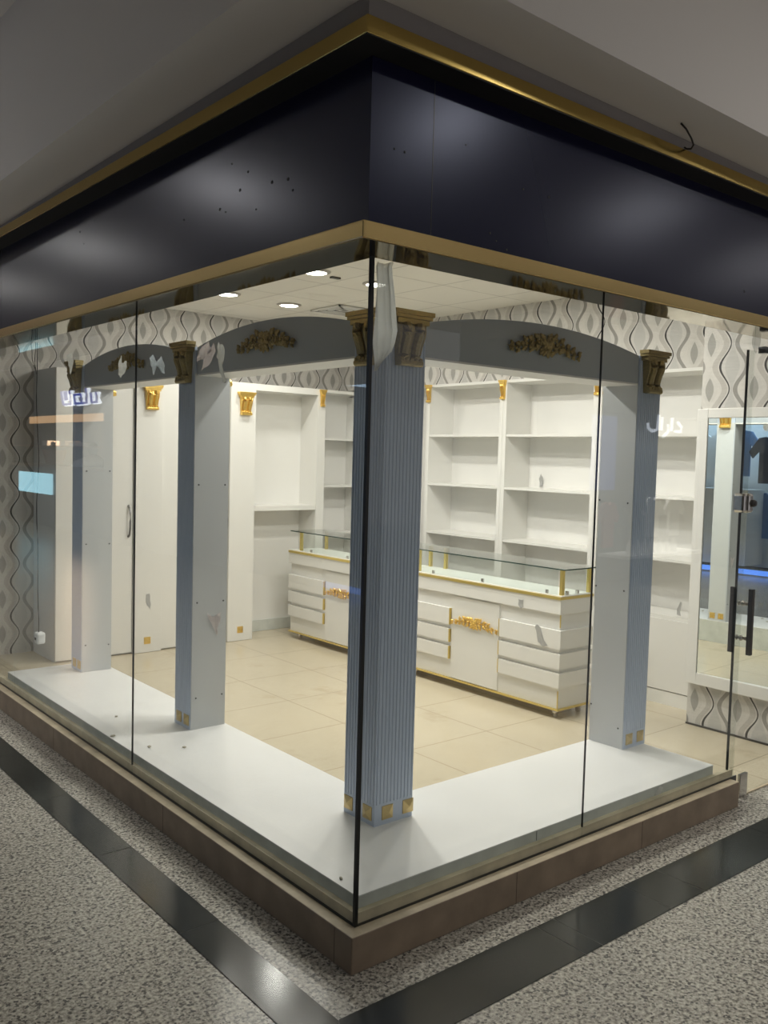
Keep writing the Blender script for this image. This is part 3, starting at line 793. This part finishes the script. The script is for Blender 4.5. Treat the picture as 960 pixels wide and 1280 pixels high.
# film hanging in the corner
m_ = MB(); N = 14
prof = [(2.200, .098, .166), (2.185, .092, .160), (2.15, .094, .165), (2.10, .092, .172), (2.04, .090, .178), (1.99, .089, .184), (1.95, .087, .176), (1.925, .092, .166), (1.90, .096, .140), (1.87, .098, .102)]
for z, a, b in prof:
    for j in range(N+1):
        q = j/N; xx = a+(b-a)*q
        m_.v.append((xx, .080+.010*math.sin(q*9+z*3)*(.4+.6*q)+.006*math.sin(q*21+z*14), z-.006*math.sin(q*5)))
for i in range(len(prof)-1):
    for j in range(N): m_.f.append((i*(N+1)+j, i*(N+1)+j+1, (i+1)*(N+1)+j+1, (i+1)*(N+1)+j))
o = m_.build('plastic_film', 'film', smooth=True)
o.modifiers.new('thick', 'SOLIDIFY').thickness = .0008
tag(o, 'translucent white plastic film hanging at the corner of the glass', 'plastic film')
# stickers on furniture
colface = lambda u, v, w: (u, 1.9235-w*.4, v)
sheet('torn_sticker', 'paper_pink', [(.532, .79), (.56, .765), (.61, .785), (.605, .74), (.592, .70), (.588, .665), (.572, .705), (.555, .735)],
      colface, 'torn pink and white sticker on the plain side of the second left column', 'sticker')
cf = lambda u, v, w: (2.6665-w*.3, u, v)
sheet('tape_patch', 'paper_grey', [(1.745, .712), (1.700, .715), (1.700, .668), (1.722, .655), (1.745, .675)], cf, 'small grey tape patch on the top band of the counter', 'tape patch')
cf2 = lambda u, v, w: (2.667-w*.3, u, v)
sheet('tape_patch', 'paper_grey', [(1.60, .555), (1.585, .575), (1.555, .560), (1.49, .455), (1.52, .443), (1.57, .465)], cf2, 'long grey tape patch on the counter drawer front', 'tape patch')
pf2 = lambda u, v, w: (u, 4.4885-w*.3, v)
sheet('torn_sticker', 'paper_grey', [(1.385, .47), (1.415, .475), (1.425, .40), (1.42, .345), (1.395, .38)], pf2, 'small grey torn sticker on the panel between the wardrobes', 'sticker')
nf = lambda u, v, w: (3.5579-w*.5, u, v)
sheet('tape_patch', 'paper_grey', [(1.16, .655), (1.135, .71), (1.125, .69), (1.13, .615), (1.16, .62)], nf, 'grey tape scrap at the cupboard edge beside the pillar', 'tape patch')
bk = lambda u, v, w: (3.843-w, u, v)
sheet('tape_patch', 'paper_grey', [(2.62, 1.46), (2.60, 1.50), (2.575, 1.46), (2.58, 1.40), (2.61, 1.395)], bk, 'grey tape scrap on the back of the middle shelf', 'tape patch')
o = MB().add([(2.2025, .60, .83), (2.2025, .60, .89), (2.245, .60, .86), (2.2025, .612, .83), (2.2025, .612, .89), (2.245, .612, .86)],
             [(0, 1, 2), (5, 4, 3), (0, 3, 4, 1), (1, 4, 5, 2), (2, 5, 3, 0)]).build('wall_bracket', 'chrome')
tag(o, 'small metal bracket sticking out from the right column edge', 'bracket')
# power strip, cables at the left end
t = thing('hanging_cable', 'thin black cable with white socket block hanging inside the left window', 'cable', (.10, 3.15, .46))
MB().box(.085, .135, 3.115, 3.175, .462, .53).build('socket', 'plastic_white', t, bevel=.012)
MB().box(.0845, .0855, 3.13, 3.16, .485, .50).build('socket_slot', 'screw', t)
R = random.Random(3)
def cable(x, y, za, zb, amp, n=22, ye=None):
    return [(x+amp*.3*math.sin(i*.9), y+((ye-y)*i/n if ye else 0)+amp*math.sin(i*.55)+R.uniform(-1, 1)*amp*.3, za+(zb-za)*i/n) for i in range(n+1)]
mc = MB(); mc.tube(cable(.10, 3.175, 2.20, .53, .012, ye=3.145), .0028, 6); mc.build('cable', 'cord', t, smooth=True)
mc = MB(); mc.tube(cable(.09, 3.17, 2.20, 2.02, .008, 8), .0025, 6); mc.tube(cable(.09, 3.25, 2.20, 2.02, .012, 8, 3.17), .0022, 6); mc.build('loop', 'cord', t, smooth=True)
# debris
for i, (x, y, lab) in enumerate(((.17, 1.80, 'small crumb on the platform left of the second column'), (.30, 1.70, 'small crumb on the platform in front of the second column'),
                                 (.095, 2.05, 'pale crumb beside the left glass seam'), (.24, 2.35, 'dark crumb on the platform behind the left glass seam'), (.105, .20, 'small dust crumb at the corner of the platform'))):
    m_ = MB(); RR = random.Random(i)
    m_.ell((x, y, .2035), (.010+RR.random()*.006, .005+RR.random()*.006, .004), Matrix.Rotation(RR.random()*3, 3, 'Z'), 7, 4)
    tag(m_.build('debris_crumb', 'debris'), lab, 'crumb')
sheet('paper_scrap', 'paper', [(1.72, .17), (1.755, .195), (1.78, .185), (1.765, .16), (1.735, .13)], lambda u, v, w: (u, .0765-w*.2, v), 'small white paper scrap on the platform edge at right', 'paper scrap')
# wire in the mall soffit
t = MB(); t.tube([(1.278, -.187, 2.838), (1.30, -.195, 2.822), (1.345, -.19, 2.80), (1.385, -.175, 2.79), (1.41, -.150, 2.787), (1.415, -.128, 2.793), (1.41, -.120, 2.80)], .0035, 6)
tag(t.build('loose_wire', 'cord', smooth=True), 'loose curved wire sticking out of the soffit above the gold cornice', 'wire')

# ------------------------------------------------------------------ mall lights and the shops across (seen in reflections)
MW = 15
for i, (x, y, lab) in enumerate(((-1.82, 3.89, 'mall ceiling light before the left window, nearest the corner'), (-1.82, 6.6, 'mall ceiling light farther along the left corridor'), (-1.82, 9.35, 'mall ceiling light at the end of the left corridor'),
                                 (1.99, -1.87, 'mall ceiling light before the right window, nearest the corner'), (4.36, -2.24, 'mall ceiling light before the glass door'), (6.74, -2.44, 'mall ceiling light farther along the right corridor'))):
    downlight(x, y, lab, MW*(.72 if y < 0 else 1), 3.56, .10, 'mall_lamp', 'mall corridor downlights', (1, .97, .92), 1.9)

def storefront_left():
    X = -4.5
    t = thing('dark_shop', 'dark shop across the left corridor with warm shelf and blue sign', 'shop', (X-.5, 15.0, .001), kind='thing')
    w = MB(); w.box(X-1.5, X, 12.4, 13.25, 0, 3.3); w.box(X-1.5, X, 18.6, 19.2, 0, 3.3); w.box(X-1.5, X, 13.25, 18.6, 2.25, 3.3); w.box(X-1.6, X-1.5, 12.4, 19.2, 0, 3.3)
    w.build('wall', 'mall_wall', t)
    box(X-.06, X-.02, 13.3, 17.25, 2.10, 2.24).build('shelf_light', 'shelf_strip', t)
    box(X-.6, X-.05, 13.3, 18.5, 1.20, 1.26).build('shelf', 'shopwood', t)
    box(X-.6, X-.05, 13.3, 18.5, 1.62, 1.65).build('shelf', 'shopwood', t)
    box(X-.7, X-.1, 13.3, 18.5, .0, 1.19).build('counter', 'shopdark', t)
    box(X-.098, X-.04, 16.05, 18.0, .66, 1.08).build('display_case', 'cyan_case', t)
    for k in range(4): box(X-.4, X-.1, 14.9+k*.5, 15.2+k*.5, 1.651, 1.72+.03*(k % 2)).build('folded_clothes', 'garment_white', t)
    MB().lathe([(.16, 1.262), (.24, 1.56), (.22, 1.56)], (X-.25, 16.4, 0), 14).build('basket', 'basket', t)
    mb = MB().tube([(X-.3, 14.5, 1.262), (X-.3, 14.5, 1.36), (X-.3, 14.5, 1.44), (X-.3, 14.5, 1.49)], [.40, .34, .16, .08], 14).build('mannequin_shirt', 'garment_white', t, smooth=True)
    MB().ell((X-.3, 14.5, 1.60), (.10, .10, .13), None, 12, 10).build('head', 'garment_dark', mb, smooth=True)
    L = bpy.data.lights.new('shop_fill', 'AREA'); L.size = .3; L.energy = 90; L.color = (1, .72, .48)  # added fill light to brighten the basket and shelves, no fixture
    lo_ = bpy.data.objects.new('shop_fill', L); COL.objects.link(lo_); lo_.parent = t; lo_.location = Vector((X-.5, 15.8, 2.22))-Vector((X-.5, 15.0, .001))
    return t
storefront_left()
def text_mesh(name, body, size, mat, ext, font=None):
    cu = bpy.data.curves.new(name, 'FONT'); cu.body = body; cu.size = size; cu.extrude = ext; cu.align_x = 'CENTER'
    if font: cu.font = font
    o = bpy.data.objects.new(name, cu); COL.objects.link(o)
    dg = bpy.context.evaluated_depsgraph_get(); me = bpy.data.meshes.new_from_object(o.evaluated_get(dg)); 
    bpy.data.objects.remove(o); me.materials.clear(); me.materials.append(M[mat])
    o = bpy.data.objects.new(name, me); COL.objects.link(o); return o
sg = thing('shop_sign', 'blue and white outlined lettering over the dark shop across the left corridor', 'sign', (-4.47, 14.2, 2.42))
def stroke_letters(thick, mat, name, dx):
    """four italic block letters as bent strokes; u runs to -y so that the glass mirrors them upright"""
    S = [[(0, .34), (.10, 0), (.42, 0), (.36, .34)], [(.14, .33), (.20, .12), (.26, .12), (.24, .33)],
         [(.62, 0), (.56, .22), (.84, .22), (.90, 0), (.62, 0)], [(.92, .0), (1.10, .0), (1.06, .36)],
         [(1.26, .24), (1.30, 0), (1.50, 0), (1.46, .24)]]
    m_ = MB()
    for s_ in S:
        m_.tube([(-4.40+dx, 14.92-u*1.15, 2.42+v*.72) for u, v in s_], thick, 6)
    return m_.build(name, mat, sg)
stroke_letters(.044, 'sign_white', 'letter_outline', 0)
stroke_letters(.024, 'sign_blue', 'letter_face', .05)

def garment(name, mat, c, w, h, face, parent):
    """T-shirt shape hanging flat, with thickness"""
    pts = [(-.22, 0), (.22, 0), (.22, .52), (.36, .40), (.44, .50), (.24, .72), (.10, .74), (0, .68), (-.10, .74), (-.24, .72), (-.44, .50), (-.36, .40), (-.22, .52)]
    pts = [(p[0]*w, p[1]*h) for p in pts]
    if face == 'x': m_ = MB().prism([(c[1]+a, c[2]+b) for a, b in pts], 'x', c[0]-.02, c[0]+.02)
    else: m_ = MB().prism([(c[0]+a, c[2]+b) for a, b in pts], 'y', c[1]-.02, c[1]+.02)
    return m_.build(name, mat, parent)
t = thing('clothes_shop', 'blue lit clothes shop across the left corridor, mirrored in the pillar mirror', 'shop', (-5.0, 5.0, .001), kind='thing')
X = -4.5
w = MB(); w.box(X-1.3, X-1.2, 2.2, 7.0, 0, 3.3); w.box(X-1.2, X, 2.2, 2.9, 0, 3.3); w.box(X-1.2, X, 6.6, 7.0, 0, 3.3); w.box(X-1.2, X, 2.9, 6.6, 2.45, 3.3)
w.build('wall', 'mall_wall', t)
box(X-1.19, X-1.1, 2.9, 6.6, .02, 2.45).build('back_panel', 'white2', t)
box(X-.04, X-.01, 2.9, 6.6, .02, .09).build('strip_light', 'blue_strip', t)
box(X-.9, X-.3, 4.3, 5.5, .10, 1.25).build('shelf_block', 'white2', t)
for k, (y, z, mt) in enumerate(((3.5, 1.3, 'garment_blue'), (4.1, 1.35, 'garment_dark'), (4.6, 1.45, 'garment_blue'), (5.1, 1.4, 'garment_white'), (5.6, 1.3, 'garment_dark'), (6.1, 1.35, 'garment_blue'), (3.7, .45, 'garment_dark'), (4.2, .5, 'garment_blue'), (5.9, .45, 'garment_dark'))):
    garment('garment', mt, (X-.5-.05*k, y, z), .75, .95, 'x', t)
L = bpy.data.lights.new('shop_fill', 'AREA'); L.size = 1.0; L.size_y = 3.2; L.shape = 'RECTANGLE'; L.energy = 30; L.color = (.55, .75, 1)
lo_ = bpy.data.objects.new('shop_fill', L); COL.objects.link(lo_); lo_.parent = t; lo_.location = Vector((X-.6, 4.75, 2.42))-Vector((-5.0, 5.0, .001))

t = thing('shirt_shop', 'pale lit shirt shop across the right corridor with white sign', 'shop', (9.0, -5.0, .001), kind='thing')
Y = -4.6
w = MB(); w.box(6.2, 12.2, Y-1.3, Y-1.2, 0, 3.3); w.box(6.2, 7.2, Y-1.2, Y, 0, 3.3); w.box(11.6, 12.2, Y-1.2, Y, 0, 3.3); w.box(7.2, 11.6, Y-1.2, Y, 2.35, 3.3); w.box(7.2, 11.6, Y-.05, Y, 2.22, 2.35)  # last box: front lip added to keep the fill light out of the reflection
w.build('wall', 'mall_wall', t)
box(8.1, 9.9, Y-.55, Y-.5, .02, 1.9).build('back_panel', 'shopdark', t)
box(8.1, 9.9, Y-.5, Y-.05, .36, .40).build('shelf', 'white2', t)
for x, mt, z in ((8.45, 'garment_dark', .66), (8.85, 'garment_white', .62), (9.35, 'garment_white', .62)): garment('garment', mt, (x, Y-.2, z), .55, .72, 'y', t)
for k in range(7):
    MB().lathe([(.04, .401), (.045, .42), (.045, .52), (.02, .56), (.02, .59)], (8.36+k*.17, Y-.2, 0), 10).build('bottle', 'garment_white', t)
garment('garment', 'garment_red', (8.0, Y-.3, .5), .5, .8, 'y', t)
box(7.35, 8.05, Y-.3, Y-.25, 1.25, 2.2).build('lit_panel', 'screen_blue', t)
L = bpy.data.lights.new('shop_fill', 'AREA'); L.size = 2.4; L.size_y = .3; L.shape = 'RECTANGLE'; L.energy = 70; L.color = (1, .97, .92)  # added fill light to bring up the shirts, no fixture
lo_ = bpy.data.objects.new('shop_fill', L); COL.objects.link(lo_); lo_.parent = t; lo_.location = Vector((8.9, Y-.28, 2.335))-Vector((9.0, -5.0, .001))
# white Arabic lettering (right to left: dal alef reh alef lam), built from strokes; u runs to +x as it shows in the glass
sg2 = thing('shop_sign', 'white glowing lettering over the shirt shop across the right corridor', 'sign', (8.6, Y+.06, 1.9))
m_ = MB()
for s_ in ([(.76, .22), (.86, .12), (.84, .03), (.70, .03)], [(.62, .30), (.61, .03)], [(.52, .16), (.54, .02), (.42, -.10)], [(.38, .30), (.37, .03)], [(.30, .34), (.28, .05), (.16, .0), (.06, .06), (.05, .16)]):
    m_.tube([(8.22+u*.95, Y+.06, 2.02+v*.65) for u, v in s_], .020, 6)
m_.build('letter_strokes', 'sign_white', sg2)
# closing walls of the corridors
struct(box(-5.9, -4.5, -8, 2.2, 0, 3.56).build('wall_left', 'mall_wall'))
struct(box(-5.9, -4.5, 7.0, 12.4, 0, 3.56).build('wall_left.001', 'mall_wall'))

# ------------------------------------------------------------------ world, camera, view
w = bpy.data.worlds.new('world'); SC.world = w; w.use_nodes = True
w.node_tree.nodes['Background'].inputs[0].default_value = (1.0, .97, .98, 1)
w.node_tree.nodes['Background'].inputs[1].default_value = .36

f, Cx, Cy, H, yaw, pitch, roll = 1120.46, -1.6523, -2.0955, 1.6, .8794, -.0614, .0267
fwd = Vector((math.cos(yaw)*math.cos(pitch), math.sin(yaw)*math.cos(pitch), math.sin(pitch)))
right = Vector((math.sin(yaw), -math.cos(yaw), 0)); up = right.cross(fwd)
r2 = right*math.cos(roll)+up*math.sin(roll); u2 = -right*math.sin(roll)+up*math.cos(roll)
cam = bpy.data.cameras.new('camera'); co = bpy.data.objects.new('camera', cam); COL.objects.link(co)
mw = Matrix((r2, u2, -fwd)).transposed().to_4x4(); mw.translation = Vector((Cx, Cy, H)); co.matrix_world = mw
cam.sensor_fit = 'VERTICAL'; cam.sensor_height = 36; cam.lens = f/1280*36; cam.clip_start = .05; cam.clip_end = 100
SC.camera = co
SC.view_settings.view_transform = 'Standard'; SC.view_settings.look = 'None'
SC.view_settings.gamma = 1; SC.view_settings.exposure = 0; SC.view_settings.use_curve_mapping = False
SC.cycles.sample_clamp_indirect = 6; SC.cycles.max_bounces = 12; SC.cycles.transparent_max_bounces = 24; SC.cycles.glossy_bounces = 6; SC.cycles.diffuse_bounces = 5
